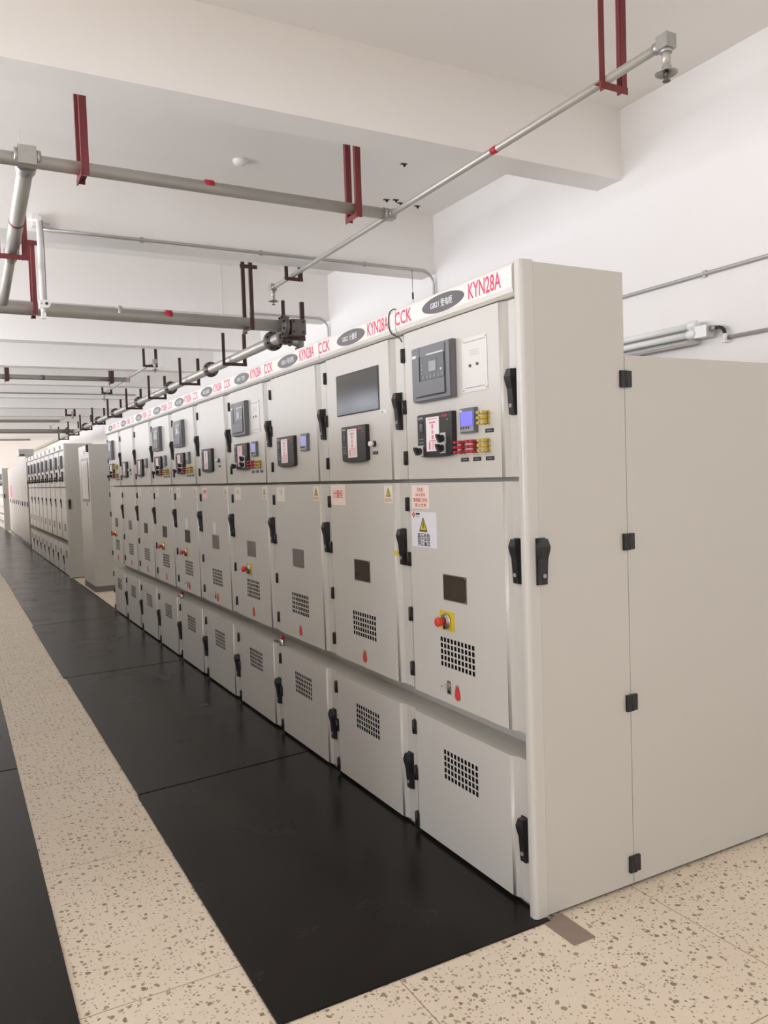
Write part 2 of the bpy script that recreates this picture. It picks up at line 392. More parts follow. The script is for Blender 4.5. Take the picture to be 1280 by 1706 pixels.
def relay_logo():
    b = MB(); b.fbox(0.134, 0.106, 0.068, 0.079, 0.030, 0.0306, 'mark'); b.fbox(0.098, 0.086, 0.071, 0.077, 0.030, 0.0306, 'markg'); return b.mesh('logo_plate')
RELAY, RPANEL, RLCD, RLOGO = relay_mesh(), relay_panel(), relay_lcd(), relay_logo()
def ctrl_mesh():
    b = MB(); w = 0.1295
    pts = [(-w, 0.085), (-w + 0.004, 0.088), (w - 0.004, 0.088), (w, 0.085), (w, -0.070), (w - 0.006, -0.078)] + [(w * 0.9 * math.cos(PI * k / 8), -0.078 - 0.008 * math.sin(PI * k / 8)) for k in range(1, 8)] + [(-w + 0.006, -0.078), (-w, -0.070)]
    b.fpoly(pts, 0, 0.016, 'black'); b.fpoly([(u * 0.985, z * 0.985) for u, z in pts], 0.016, 0.020, 'black')
    b.fbox(0.120, 0.085, 0.070, 0.078, 0.020, 0.0206, 'markg')
    for i in range(4): b.fbox(-0.052 - 0.011 * i, -0.059 - 0.011 * i, 0.069, 0.0775, 0.020, 0.0207, 'led')
    b.fbox(-0.092, -0.101, 0.054, 0.059, 0.020, 0.0206, 'markg')
    for z in (-0.012, -0.026): b.fbox(0.115, 0.085, z, z + 0.003, 0.020, 0.0206, 'markg')
    for i in range(3): b.fbox(0.112 - 0.012 * i, 0.106 - 0.012 * i, -0.042, -0.034, 0.020, 0.0206, 'markg')
    return b.mesh('control_unit')
def ctrl_sheet(bg, ln):
    b = MB(); b.fbox(-0.036, 0.060, -0.062, 0.074, 0.020, 0.0212, bg)
    for (u, z, ww, hh) in ((0.012, 0.066, 0.07, 0.003), (0.012, 0.052, 0.045, 0.006), (0.012, 0.036, 0.012, 0.018), (0.012, 0.014, 0.010, 0.014), (0.012, -0.006, 0.012, 0.016), (0.012, -0.020, 0.05, 0.003), (0.036, -0.040, 0.012, 0.030), (0.014, -0.038, 0.003, 0.036), (0.004, -0.038, 0.003, 0.036), (-0.008, -0.038, 0.003, 0.036), (-0.02, -0.030, 0.003, 0.04)):
        b.fbox(u - ww / 2, u + ww / 2, z - hh / 2, z + hh / 2, 0.0212, 0.0217, ln)
    return b.mesh('mimic_sheet')
def ctrl_disp():
    b = MB(); b.fbox(0.082, 0.118, 0.012, 0.060, 0.020, 0.0208, 'groove'); b.fbox(0.087, 0.110, 0.020, 0.052, 0.0208, 0.0214, 'lcdoff'); return b.mesh('display')
def knob_mesh():
    b = MB(); b.fpoly([(-0.019, -0.021), (0.019, -0.021), (0.019, 0.021), (-0.019, 0.021)], 0, 0.003, 'alum'); b.fcyl(0, 0, 0.003, 0.012, 0.0135, 0.012, 'black', 18)
    p = [(-0.0065, -0.018), (0.0065, -0.018), (0.0075, 0.010), (0.0, 0.020), (-0.0075, 0.010)]
    q = [(u * 0.72 + z * 0.6, z * 0.8 - u * 0.5) for u, z in p]; b.fpoly(q, 0.011, 0.030, 'black'); return b.mesh('knob')
CTRL, SHEETW, SHEETP, CDISP, KNOB = ctrl_mesh(), ctrl_sheet('sheet', 'pinkline'), ctrl_sheet('pinksheet', 'pinkline'), ctrl_disp(), knob_mesh()
def meter_mesh():
    b = MB(); b.fbox(-0.051, 0.051, -0.0465, 0.0465, 0, 0.012, 'meter'); b.fbox(-0.047, 0.047, -0.0425, 0.0425, 0.012, 0.015, 'meter')
    b.fbox(0.046, 0.030, 0.034, 0.040, 0.015, 0.0156, 'mark'); b.fbox(-0.040, 0.043, -0.041, -0.022, 0.015, 0.0158, 'markg')
    for i in range(4): b.fcyl(0.036 - 0.016 * i, -0.027, 0.0158, 0.018, 0.004, None, 'blackink', 10)
    return b.mesh('power_meter')
def meter_screen(m):
    b = MB(); b.fbox(-0.038, 0.040, -0.020, 0.033, 0.015, 0.0162, m); return b.mesh('screen')
METER, MSB, MSG, MSP = meter_mesh(), meter_screen('lcdblue'), meter_screen('lcd'), meter_screen('lcdpale')
def term_mesh(c1):
    b = MB()
    for r in (-1, 0, 1):
        z = r * 0.0185
        for u in (-0.013, 0.013):
            b.fcyl(u, z, 0, 0.006, 0.0068, None, c1, 12); b.fcyl(u, z, 0.006, 0.020, 0.0042, None, 'steel', 10); b.fcyl(u, z, 0.012, 0.034, 0.0064, 0.0058, c1, 12)
        b.fbox(-0.017, 0.017, z - 0.003, z + 0.003, 0.004, 0.009, 'steel')
    b.fbox(-0.008, 0.004, -0.02, 0.02, 0.003, 0.008, c1)
    return b.mesh('test_terminal')
TERM_R, TERM_Y = term_mesh('redterm'), term_mesh('yelterm')
b = MB(); b.fbox(-0.025, 0.025, -0.0072, 0.0072, 0, 0.0015, 'black'); b.fbox(-0.015, 0.015, -0.0015, 0.0015, 0.0015, 0.0018, 'markg'); LPLATE = b.mesh('label_plate')
b = MB(); b.fbox(-0.079, 0.079, -0.1, 0.1, 0, 0.002, 'platewhite'); b.fbox(-0.070, 0.070, 0.083, 0.086, 0.002, 0.0024, 'markg'); b.fbox(-0.062, 0.062, -0.086, -0.083, 0.002, 0.0024, 'markg')
for u, z in ((0.026, -0.004), (-0.020, -0.002)): b.fcyl(u, z, 0.002, 0.006, 0.006, None, 'oval', 12)
for u in (-0.072, 0.072):
    for z in (-0.092, 0.092): b.fcyl(u, z, 0.002, 0.0035, 0.003, None, 'steel', 8)
for k in range(3): b.fbox(-0.03, 0.03, 0.034 + 0.008 * k, 0.0355 + 0.008 * k, 0.002, 0.0023, 'markg')
BLANK = b.mesh('mimic_plate')
b = MB(); b.fbox(-0.082, 0.082, -0.052, 0.052, 0, 0.002, 'steel'); b.fbox(-0.078, 0.078, -0.0485, 0.0485, 0.002, 0.003, 'glass')
for u in (-0.076, 0.076):
    for z in (-0.046, 0.046): b.fcyl(u, z, 0.003, 0.005, 0.004, None, 'steel', 8)
VIEW = b.mesh('viewing_window')
b = MB(); b.fbox(-0.082, 0.082, -0.052, 0.052, 0, 0.002, 'steel'); b.fbox(-0.078, 0.078, -0.0485, 0.0485, 0.002, 0.003, 'greyglass'); VIEW_REFL = b.mesh('viewing_window')  # same viewing window, with a reflection put into the paler glass colour
b = MB(); b.fbox(-0.222, 0.222, -0.1, 0.1, 0, 0.002, 'groove'); b.fbox(-0.216, 0.216, -0.0945, 0.0945, 0.002, 0.0028, 'bigglass'); BIGVIEW = b.mesh('meter_window')
b = MB(); b.fbox(-0.052, 0.052, -0.038, 0.038, 0, 0.002, 'yellow'); ESPLATE = b.mesh('emergency_stop')
b = MB(); b.fcyl(0, 0, 0.002, 0.012, 0.031, 0.029, 'chrome', 28); b.fcyl(0, 0, 0.012, 0.017, 0.023, 0.022, 'chrome', 28); b.fcyl(-0.001, -0.024, 0.004, 0.018, 0.008, None, 'black', 12); ESRING = b.mesh('guard_ring')
b = MB(); b.lathe([(0.0125, 0.0), (0.0125, 0.013), (0.018, 0.018), (0.0195, 0.029), (0.017, 0.035), (0.009, 0.037)], (-0.016, 0, 0), (-1, 0, 0), 'red', 24); ESBTN = b.mesh('push_button')
tear = [(0.0175 * math.cos(a), -0.016 + 0.0175 * math.sin(a)) for a in [PI + PI * k / 12 for k in range(13)]] + [(0.0165, -0.004), (0.0075, 0.022), (0.0045, 0.027), (-0.0045, 0.027), (-0.0075, 0.022), (-0.0165, -0.004)]
b = MB(); b.fpoly(tear, 0.001, 0.004, 'red'); b.fcyl(0, 0.020, 0, 0.007, 0.006, None, 'steel', 12); COVER = b.mesh('keyhole_cover')
b = MB(); b.fpoly([(-0.014, -0.026), (0.014, -0.026), (0.014, 0.02), (0.009, 0.028), (-0.009, 0.028), (-0.014, 0.02)], 0, 0.002, 'steel'); b.fcyl(0, 0.008, 0.002, 0.005, 0.009, None, 'chrome', 16); b.fbox(-0.008, 0.008, -0.022, -0.010, 0.002, 0.003, 'dark')
b.tube([(-0.008 - 0.012 * math.sin(t), 0.016 + 0.012 * (1 - math.cos(t)), 0.012 - 0.004 * t) for t in [PI * k / 8 for k in range(9)]], 0.002, 'chrome', 8); KEYHOLE = b.mesh('keyhole_plate')
b = MB(); b.fcyl(0, 0, 0, 0.012, 0.014, 0.014, 'black', 20); b.fcyl(0, 0, 0.012, 0.030, 0.0125, 0.0115, 'white', 20); BUTTON = b.mesh('indicator_lamp')
def rect(name, w, h, m, d=0.0008):
    b = MB(); b.fbox(-w / 2, w / 2, -h / 2, h / 2, 0, d, m); return b.mesh(name)
def tri_mesh(w, h):
    b = MB(); b.fpoly([(-w / 2, -h / 2), (w / 2, -h / 2), (0, h / 2)], 0, 0.0004, 'blackink')
    k = 0.74; cz = -h * 0.035
    b.fpoly([(-w / 2 * k, -h / 2 * k + cz), (w / 2 * k, -h / 2 * k + cz), (0, h / 2 * k + cz)], 0.0004, 0.0007, 'yellow')
    bolt = [(0.02, 0.20), (-0.10, 0.02), (-0.01, 0.02), (-0.06, -0.20), (-0.04, -0.24), (0.02, -0.32), (0.04, -0.22), (0.10, 0.06), (0.02, 0.06), (0.06, 0.20)]
    b.fpoly([(-u * w, z * h) for u, z in bolt], 0.0007, 0.0009, 'blackink'); return b.mesh('warning_triangle')
TRI_B, TRI_S = tri_mesh(0.064, 0.062), tri_mesh(0.044, 0.042)
SIGN = rect('danger_sign', 0.197, 0.147, 'paperw')
STICK_P = rect('door_sticker', 0.138, 0.096, 'paperp'); STICK_2 = rect('door_sticker', 0.168, 0.102, 'paperp'); STICK_Y = rect('door_sticker', 0.13, 0.085, 'papery'); WARN = rect('warning_sticker', 0.076, 0.078, 'papery')
NOTE = rect('paper_note', 0.062, 0.085, 'paperw')
STICK_PK = rect('door_sticker', 0.13, 0.085, 'pinksheet')
def logo_cross():
    b = MB()
    for du, dz in ((0, 0.0075), (0, -0.0075), (0.0075, 0), (-0.0075, 0)):
        b.fpoly([(du + 0.0062 * math.cos(PI / 2 * k), dz + 0.0062 * math.sin(PI / 2 * k)) for k in range(4)], 0, 0.0004, 'redink')
    b.fbox(-0.018, -0.050, 0.000, 0.008, 0, 0.0004, 'blackink'); b.fbox(-0.018, -0.046, -0.009, -0.006, 0, 0.0004, 'markg'); return b.mesh('emblem')
EMBLEM = logo_cross()

def lettering(s, h, w, m, parent, u, z, d, name='lettering', weight=0.0):
    return put(text_fit(s, h, w, m, weight), name, parent, (-d, u, z))
def front(me, name, parent, u, z, d=0.0, label=None): return put(me, name, parent, (-d, u, z), label=label)

ROW1 = 'numbered switchgear cabinets in the nearest row'
def cabinet(k, origin, label, group, oval_text, kit, detail=2, rot=0.0):
    """detail 2: full; 1: far row (no stickers); 0: bare (seen only in reflections)"""
    c = empty('switchgear_cabinet', origin, label, 'cabinet', group, rot)
    put(BODY, 'body', c)
    h = put(HEADER, 'header', c)
    if detail >= 1:
        o = front(OVAL, 'nameplate', h, 0.432, 2.2125, 0.023)
        if detail == 2 and oval_text:
            a, t = oval_text
            lettering(a, 0.021, 0.061, 'mark', o, 0.054, 0.0, 0.002, weight=0.016)
            lettering(t, 0.023, 0.0265 * len(t), 'mark', o, 0.009 - 0.0133 * len(t), 0.0, 0.002, weight=0.012)
    if detail == 2:
        lettering('CCK', 0.056, 0.138, 'ink', h, 0.7345, 2.2145, 0.0232, weight=0.012)
        lettering('KYN28A', 0.058, 0.196, 'ink', h, 0.160, 2.2155, 0.0232, weight=0.012)
    up = put(D_UP, 'instrument_door', c)
    md = put(D_MID if detail else D_MIDP, 'breaker_door', c)
    lw = put(D_LOW, 'lower_door', c)
    for d, z in ((up, 1.832), (md, 1.243), (lw, 0.250)): put(HANDLE, 'handle', d, (0.0155, 0.048, z))
    if detail == 2:
        for d, zs in ((up, (2.061, 1.843, 1.627)), (md, (1.43, 1.194, 0.956, 0.719)), (lw, (0.463, 0.26, 0.057))):
            for z in zs: put(HINGE, 'hinge', d, (0.004, 0.784, z))
    if detail >= 1:
        put(VB_M, 'vent_shade', md); put(VB_L, 'vent_shade', lw)
    if not detail: return c
    if 'relay' in kit:
        r = front(RELAY, 'protection_relay', c, 0.5245, 1.9585); put(RPANEL, 'front_panel', r); put(RLCD, 'screen', r); put(RLOGO, 'logo_plate', r)
    if 'blank' in kit: front(BLANK, 'mimic_plate', c, 0.262, 1.9565, label='white plate with two small knobs')
    if 'big' in kit: front(BIGVIEW, 'meter_window', c, 0.4295, 1.954, label='large tinted glass window')
    if 'ctrl' in kit:
        uc = {1: 0.5225, 2: 0.4455}.get(kit.get('cpos', 1), 0.526)
        t = front(CTRL, 'control_unit', c, uc, 1.709); put(SHEETP if 'pink' in kit else SHEETW, 'mimic_sheet', t); put(CDISP, 'display', t)
        if 'knobs' in kit:
            for u, z in ((0.107, -0.058), (-0.064, -0.014), (-0.060, -0.052)): front(KNOB, 'knob', t, u, z, 0.020)
    if 'meter' in kit:
        um = kit['meter']; t = front(METER, 'power_meter', c, um, 1.7515); put({True: MSB, False: MSG, 2: MSP}[kit.get('lit', True)], 'screen', t)
    if 'terms' in kit:
        for col, u, z in kit['terms']:
            front(TERM_R if col == 'r' else TERM_Y, 'test_terminal', c, u, z, label='red test terminal' if col == 'r' else 'yellow test terminal')
        for u, z in kit['plates']: front(LPLATE, 'label_plate', c, u, z)
    if 'lamp' in kit: front(BUTTON, 'indicator_lamp', c, 0.2655, 1.703); front(LPLATE, 'label_plate', c, 0.262, 1.661)
    if 'estop' in kit:
        e = front(ESPLATE, 'emergency_stop', c, 0.500, 0.968, label='red mushroom button on a yellow plate'); put(ESRING, 'guard_ring', e); put(ESBTN, 'push_button', e)
    if detail < 2: return c
    front(VIEW_REFL if 'grey' in kit else VIEW, 'viewing_window', c, 0.4375, 1.1035)
    front(COVER, 'keyhole_cover', c, 0.438, 0.692)
    if 'note' in kit: front(NOTE, 'paper_note', c, 0.455, 1.205, label='small white paper note')
    if 'latch' in kit: front(KEYHOLE, 'keyhole_plate', c, 0.500, 0.697)
    if 'sticker' in kit:
        me, u, z, lines = kit['sticker']; st = front(me, 'door_sticker', c, u, z)
        for s, hh, ww, zz in lines: lettering(s, hh, ww, 'redink' if me is not STICK_Y else 'markg', st, 0, zz, 0.0008, weight=0.008)
    if 'warn' in kit:
        w = front(WARN, 'warning_sticker', c, 0.153, 1.4715); front(TRI_S, 'warning_triangle', w, 0, 0.011, 0.0008)
        lettering('高压危险', 0.013, 0.060, 'redink', w, 0, -0.025, 0.0008)
    if 'sign' in kit:
        sg = front(SIGN, 'danger_sign', c, 0.6565, 1.327, label='white sign with a yellow high voltage triangle'); front(TRI_B, 'warning_triangle', sg, 0.005, 0.022, 0.0008)
        front(EMBLEM, 'emblem', sg, 0.080, 0.060, 0.0008)
        lettering('高压危险', 0.021, 0.098, 'blackink', sg, 0.002, -0.029, 0.0008, weight=0.016)
        lettering('禁止靠近', 0.021, 0.098, 'blackink', sg, 0.002, -0.055, 0.0008, weight=0.016)
    return c

T_ROW = [('r', 0.352, 1.654), ('r', 0.272, 1.654), ('y', 0.197, 1.654)]
P_ROW = [(0.342, 1.6065), (0.262, 1.6065), (0.182, 1.6065)]
def sticker(me, s): return (me, 0.675, 1.465, [(s, 0.022, 0.026 * len(s), 0.012)])
KITS = [
    dict(relay=1, blank=1, ctrl=1, knobs=1, meter=0.302, terms=T_ROW + [('y', 0.197, 1.754)], plates=P_ROW + [(0.181, 1.7065)], estop=1, latch=1, sign=1,
         sticker=(STICK_P, 0.678, 1.4625, [('受电柜', 0.014, 0.050, 0.030), ('10KV进线', 0.012, 0.078, 0.009), ('断路器已送电', 0.013, 0.110, -0.013), ('禁止合闸', 0.012, 0.088, -0.034)])),
    dict(big=1, ctrl=1, cpos=2, lamp=1, warn=1, sticker=(STICK_2, 0.680, 1.466, [('计量柜', 0.032, 0.112, 0.004)])),
    dict(ctrl=1, cpos=3, meter=0.267, lit=2, warn=1, grey=1, sticker=sticker(STICK_Y, '厂变')),
    dict(relay=1, blank=1, ctrl=1, pink=1, knobs=1, meter=0.282, lit=2, terms=T_ROW, plates=P_ROW, estop=1, warn=1, grey=1, sticker=sticker(STICK_Y, '出线')),
    dict(ctrl=1, lamp=1, warn=1, latch=1, grey=1, note=1, sticker=sticker(STICK_PK, '出线柜')),
    dict(relay=1, ctrl=1, pink=1, knobs=1, meter=0.29, lit=False, terms=[('r', 0.352, 1.654), ('y', 0.272, 1.654), ('y', 0.197, 1.654)], plates=P_ROW, estop=1, latch=1, warn=1, note=1, sticker=sticker(STICK_Y, '出线')),
    dict(relay=1, ctrl=1, knobs=1, meter=0.29, lit=False, terms=[('r', 0.352, 1.654), ('y', 0.272, 1.654), ('y', 0.197, 1.654)], plates=P_ROW, estop=1, warn=1, sticker=sticker(STICK_Y, '出线')),
    dict(ctrl=1, cpos=3, meter=0.267, lit=False, warn=1, sticker=sticker(STICK_Y, '出线')),
    dict(ctrl=1, lamp=1, grey=1),
    dict(relay=1, ctrl=1, knobs=1, terms=T_ROW + [('y', 0.3, 1.754), ('y', 0.197, 1.754)], plates=P_ROW, estop=1),
]
OVALS = [('GB21', '受电柜'), ('GB22', '计量柜'), ('GB23', '1号变柜'), ('GB24', '厂变柜')] + [('GB%d' % (25 + i), '出线柜') for i in range(6)]
LABELS = [
    'grey switchgear cabinet at the near end, with white danger sign and red emergency button',
    'grey switchgear cabinet with a large tinted window in its upper door, second from near end',
    'third grey switchgear cabinet from the near end, with plain upper door and blue lit meter',
    'fourth grey switchgear cabinet from the near end, dark relay above pink diagram and blue meter',
    'fifth grey switchgear cabinet from the near end, plain upper door, pinkish sticker on the lower',
    'sixth grey switchgear cabinet from the near end, dark relay and red button on its door',
    'seventh grey switchgear cabinet from the near end, beyond a similar one with relay',
    'eighth grey switchgear cabinet from the near end, without a relay, beside two without buttons',
    'ninth grey switchgear cabinet from the near end, upper door brightly reflecting, small indicator lamp',
    'tenth and last grey cabinet of the near row, next to the grey kiosk',
]
for k in range(10):
    cabinet(k, (0, CW * k, 0), LABELS[k], ROW1, OVALS[k], KITS[k])

# ---- end panel that closes a row (post, hinged front panel, lower rear panel)
def post_mesh():
    b = MB(); r = 0.016; x0, x1, y0, y1 = -0.024, 0.030, -0.043, -0.001
    pts = [(x1, y0)] + [(x0 + r - r * math.sin(PI / 2 * k / 6), y0 + r - r * math.cos(PI / 2 * k / 6)) for k in range(7)] + [(x0 + r - r * math.cos(PI / 2 * k / 6), y1 - r + r * math.sin(PI / 2 * k / 6)) for k in range(7)] + [(x1, y1)]
    b.prism([(x, y, 0.008) for x, y in pts], [(x, y, CH + 0.006) for x, y in pts], 'cab'); return b.mesh('corner_post')
POST = post_mesh()
b = MB(); b.box(0.0305, 0.439, -0.043, -0.002, 0.012, CH, 'side'); PFRONT = b.mesh('front_panel')
b = MB(); b.box(0.4415, 1.5, -0.043, -0.002, 0.012, 1.962, 'side'); PREAR = b.mesh('rear_panel')
b = MB(); b.box(0.032, 1.49, -0.030, -0.004, 0.0, 0.012, 'dark'); PGAP = b.mesh('base_gap_shade')  # added dark strip painting the shade in the gap under the panels
def side_hinge():
    b = MB(); b.box(-0.026, 0.0, -0.012, 0.004, -0.030, 0.030, 'black'); b.box(0.001, 0.026, -0.010, 0.004, -0.029, 0.030, 'black'); b.cyl((0, -0.010, -0.029), (0, -0.010, 0.029), 0.0055, None, 'black', 12); return b.mesh('hinge')
SHINGE = side_hinge()
def end_panel(y, label):
    e = empty('end_panel', (0, y, 0), label, 'panel', 'grey end panels closing the rows')
    put(POST, 'corner_post', e, label='pale rounded corner post'); f = put(PFRONT, 'front_panel', e); put(PREAR, 'rear_panel', e); put(PGAP, 'base_gap_shade', e)
    for z in (1.875, 1.287, 0.693, 0.089): put(SHINGE, 'hinge', e, (0.4405, -0.043, z))
    put(HANDLE, 'handle', f, (0.0335, -0.043, 1.247), (0, 0, PI / 2), label='black swing handle')
end_panel(0.0, 'large grey side panel with four black hinges, closing the near end of the cabinet row')

# ---- small things on the row
b = MB(); b.tube([(0.03, 0.832, 2.2655), (-0.012, 0.834, 2.2665), (-0.024, 0.842, 2.257), (-0.0265, 0.852, 2.236), (-0.0265, 0.854, 2.205), (-0.0265, 0.846, 2.178), (-0.024, 0.832, 2.160), (-0.012, 0.812, 2.146), (-0.004, 0.798, 2.136), (0.002, 0.792, 2.120)], 0.0024, 'groove', 8)
tag(put(b.mesh('loose_cable'), 'loose_cable'), 'thin dark cable draped over the white header between the two nearest cabinets', 'cable')
def padlock(loc, label):
    e = empty('padlock', loc, label, 'padlock')
    b = MB(); b.lathe([(0.016, 0), (0.017, 0.006), (0.017, 0.034), (0.013, 0.040)], (0, 0, 0), (0, 0, 1), 'chrome', 18); put(b.mesh('body'), 'body', e)
    b = MB(); b.lathe([(0.014, 0.0402), (0.014, 0.052), (0.009, 0.060)], (0, 0, 0), (0, 0, 1), 'redterm', 16); put(b.mesh('cap'), 'cap', e, label='dull red cap')
    b = MB(); b.tube([(0.002, 0.018, 0.022), (-0.004, 0.06, 0.014), (0.004, 0.11, 0.010), (0.008, 0.15, 0.005)], 0.004, 'groove', 8); put(b.mesh('wire'), 'wire', e)
padlock((0.020, 2.40, 0.5375), 'small metal padlock with red cap on the ledge below the third cabinet door')
padlock((0.020, 4.80, 0.5375), 'small metal padlock on the ledge further along the row, by the sixth cabinet')
b = MB(); b.box(-0.045, -0.0405, 0.808, 0.838, 1.211, 1.229, 'yellow'); b.cyl((-0.005, 0.845, 1.215), (-0.042, 0.836, 1.22), 0.0022, None, 'chrome', 8)
tag(put(b.mesh('key_tag'), 'key_tag'), 'small yellow key tag hanging from the handle beside the danger sign', 'key tag')
b = MB(); b.fbox(-0.03, 0.03, -0.009, 0.009, 0, 0.001, 'mark'); b.fbox(0.005, 0.022, -0.005, 0.004, 0.001, 0.0013, 'markg')
tag(put(b.mesh('paper_label'), 'paper_label', None, (0, 0.972, 1.842)), 'tiny white label stuck beside the large tinted window', 'label')

# ================================================================== rubber mats
def mat_mesh(p, t=0.007):
    b = MB(); b.prism([(x, y, 0.0006) for x, y in p], [(x, y, t) for x, y in p], 'rubber'); return b.mesh('rubber_mat')
GM = 'black rubber mats along the front of the row'
seam = [(-0.075, -0.068), (1.873, 1.985), (4.690, 4.748), (7.487, 7.565), (10.50, 10.54), (13.25, 13.33), (16.1, 16.16), (19.0, 19.05), (21.85, 21.9), (24.7, 24.75), (27.55, 27.6), (30.4, 30.45), (33.2, 33.25)]
names = ['black rubber mat nearest the camera, along the front of the first cabinets', 'second black rubber mat from the near end of the cabinet row', 'third black rubber mat from the near end of the cabinet row', 'fourth black rubber mat, ending beyond the tenth cabinet', 'fifth black rubber mat, in front of the grey kiosk', 'sixth black rubber mat, at the start of the second cabinet row', 'seventh black rubber mat, along the second cabinet row', 'eighth black rubber mat, towards the end of the second cabinet row', 'ninth black rubber mat, in front of the tall pale cabinet', 'tenth black rubber mat, in front of the far pale cabinets', 'eleventh black rubber mat, in front of the red lit cabinet', 'last black rubber mat, by the farthest cabinets']
for k in range(len(seam) - 1):
    (l0, r0), (l1, r1) = seam[k], seam[k + 1]; xo = (0.0, 0.006, -0.012, 0.004, 0.01, -0.004, 0.006, 0, 0.004, 0, 0.006, 0)[k]
    g = 0.007
    tag(put(mat_mesh([(-0.978 + xo, l0 + g), (0.022, r0 + g), (0.022, r1 - g), (-0.978 + xo, l1 - g)]), 'rubber_mat'), names[k], 'mat', GM)
GL = 'black rubber mats of the facing row'
for k, (y0, y1, nm) in enumerate(((-0.25, 2.63, 'black rubber mat at the bottom left corner, across the terrazzo strip'), (2.645, 5.5, 'black rubber mat at the left edge, behind the one in the corner'), (5.51, 8.35, 'third black rubber mat on the left side, out past the frame edge'))):
    tag(put(mat_mesh([(-2.43, y0), (-1.47, y0), (-1.47, y1), (-2.43, y1)]), 'rubber_mat'), nm, 'mat', GL)
b = MB(); b.box(-0.004, 0.088, -0.212, -0.046, 0.0006, 0.003, 'bronze')
tag(put(b.mesh('steel_channel'), 'steel_channel'), 'short brown steel channel end set in the floor at the row corner', 'channel')

# ================================================================== kiosk, second row and what stands beyond
def kiosk():
    e = empty('control_kiosk', (0.06, 9.93, 0), 'tall grey control kiosk with a framed glass screen, between the two cabinet rows', 'cabinet')
    b = MB(); b.box(0.02, 0.8, 0, 1.02, 0.085, 2.14, 'side'); put(b.mesh('body'), 'body', e)
    b = MB(); b.box(0.0, 0.79, 0.005, 1.015, 0.0, 0.085, 'plinth'); put(b.mesh('plinth'), 'plinth', e)
    b = MB(); b.box(0.0, 0.0195, 0.004, 1.016, 0.09, 2.135, 'pale'); d = put(b.mesh('door'), 'door', e)
    b = MB(); b.fbox(0.1, 0.78, 1.31, 1.95, 0, 0.004, 'steel'); b.fbox(0.15, 0.73, 1.35, 1.91, 0.004, 0.007, 'greyglass'); put(b.mesh('glass_panel'), 'glass_panel', d)
    b = MB(); b.fpoly([(0.50 + 0.10 * math.cos(2 * PI * i / 24), 2.02 + 0.045 * math.sin(2 * PI * i / 24)) for i in range(24)], 0, 0.003, 'lcd'); put(b.mesh('nameplate'), 'nameplate', d)
    b = MB(); b.fpoly([(0.33, 1.25), (0.41, 1.25), (0.37, 1.33)], 0, 0.003, 'oval'); put(b.mesh('sticker'), 'sticker', d)
    b = MB(); b.fbox(0.02, 0.09, 2.03, 2.135, 0, 0.03, 'black'); put(b.mesh('hinge'), 'hinge', d)
kiosk()
Y2 = 12.09
end_panel(Y2, 'grey side panel closing the near end of the second cabinet row, beyond the kiosk')
R2 = dict(relay=1, ctrl=1, knobs=1)
ORD = ['first', 'second', 'third', 'fourth', 'fifth', 'sixth', 'seventh', 'eighth', 'ninth', 'tenth', 'eleventh', 'twelfth']
for k in range(9):
    cabinet(k, (0, Y2 + CW * k, 0), '%s grey switchgear cabinet of the second row, counted from the kiosk' % ORD[k], 'switchgear cabinets in the second row', None, R2, 1)
def plain_cabinet(name, y0, y1, h, x0, label, extra=None, m='pale'):
    e = empty(name, (x0, y0, 0), label, 'cabinet')
    w = y1 - y0; n = max(1, round(w / 0.85)); cw = w / n
    b = MB(); b.box(0.02, 0.8, 0, w, 0.09, h, m); put(b.mesh('body'), 'body', e)
    b = MB(); b.box(0.01, 0.78, 0.01, w - 0.01, 0, 0.09, 'plinth'); put(b.mesh('plinth'), 'plinth', e)
    for i in range(n):
        b = MB(); b.box(0, 0.0195, i * cw + 0.006, (i + 1) * cw - 0.006, 0.1, h - 0.02, m); d = put(b.mesh('door'), 'door', e)
        b = MB(); b.fbox(i * cw + 0.1, i * cw + 0.13, 1.05, 1.17, 0, 0.02, 'relay'); put(b.mesh('handle'), 'handle', d)
    return e
plain_cabinet('tall_cabinet', 19.95, 22.4, 2.34, 0.02, 'tall pale cabinet under a grey duct box, after the second row')
b = MB(); b.box(-0.13, 0.215, 20.0, 20.5, 2.345, 2.515, 'side'); b.box(-0.12, 0.0, 19.997, 20.0, 2.355, 2.385, 'dark')
tag(put(b.mesh('duct_box'), 'duct_box'), 'grey duct box lying on top of the tall pale cabinet', 'duct')
plain_cabinet('tall_cabinet', 22.6, 26.0, 2.2, 0.05, 'pale plain cabinet between the tall cabinet and the red lit one', m='pale')
e = plain_cabinet('tall_cabinet', 26.3, 28.3, 2.2, 0.08, 'pale far cabinet with a red glowing panel')
b = MB(); b.fbox(0.45, 1.1, 1.22, 1.62, 0, 0.01, 'redlit'); put(b.mesh('lit_panel'), 'lit_panel', e, label='glowing red panel')
end_panel(29.95, 'grey side panel closing the farthest cabinet row, past the red lit cabinet')
for k in range(6):
    cabinet(k, (0, 29.95 + CW * k, 0), '%s switchgear cabinet of the farthest row at the left edge' % ORD[k], 'switchgear cabinets in the farthest row', None, dict(relay=1, ctrl=1, knobs=1), 1)
for k in range(34):
    cabinet(k, (-2.45, 0.8 + CW * (k + 1), 0), 'grey switchgear cabinet of the facing row, mirrored in the upper doors', 'facing row mirrored in the doors', None, {}, 0, PI)

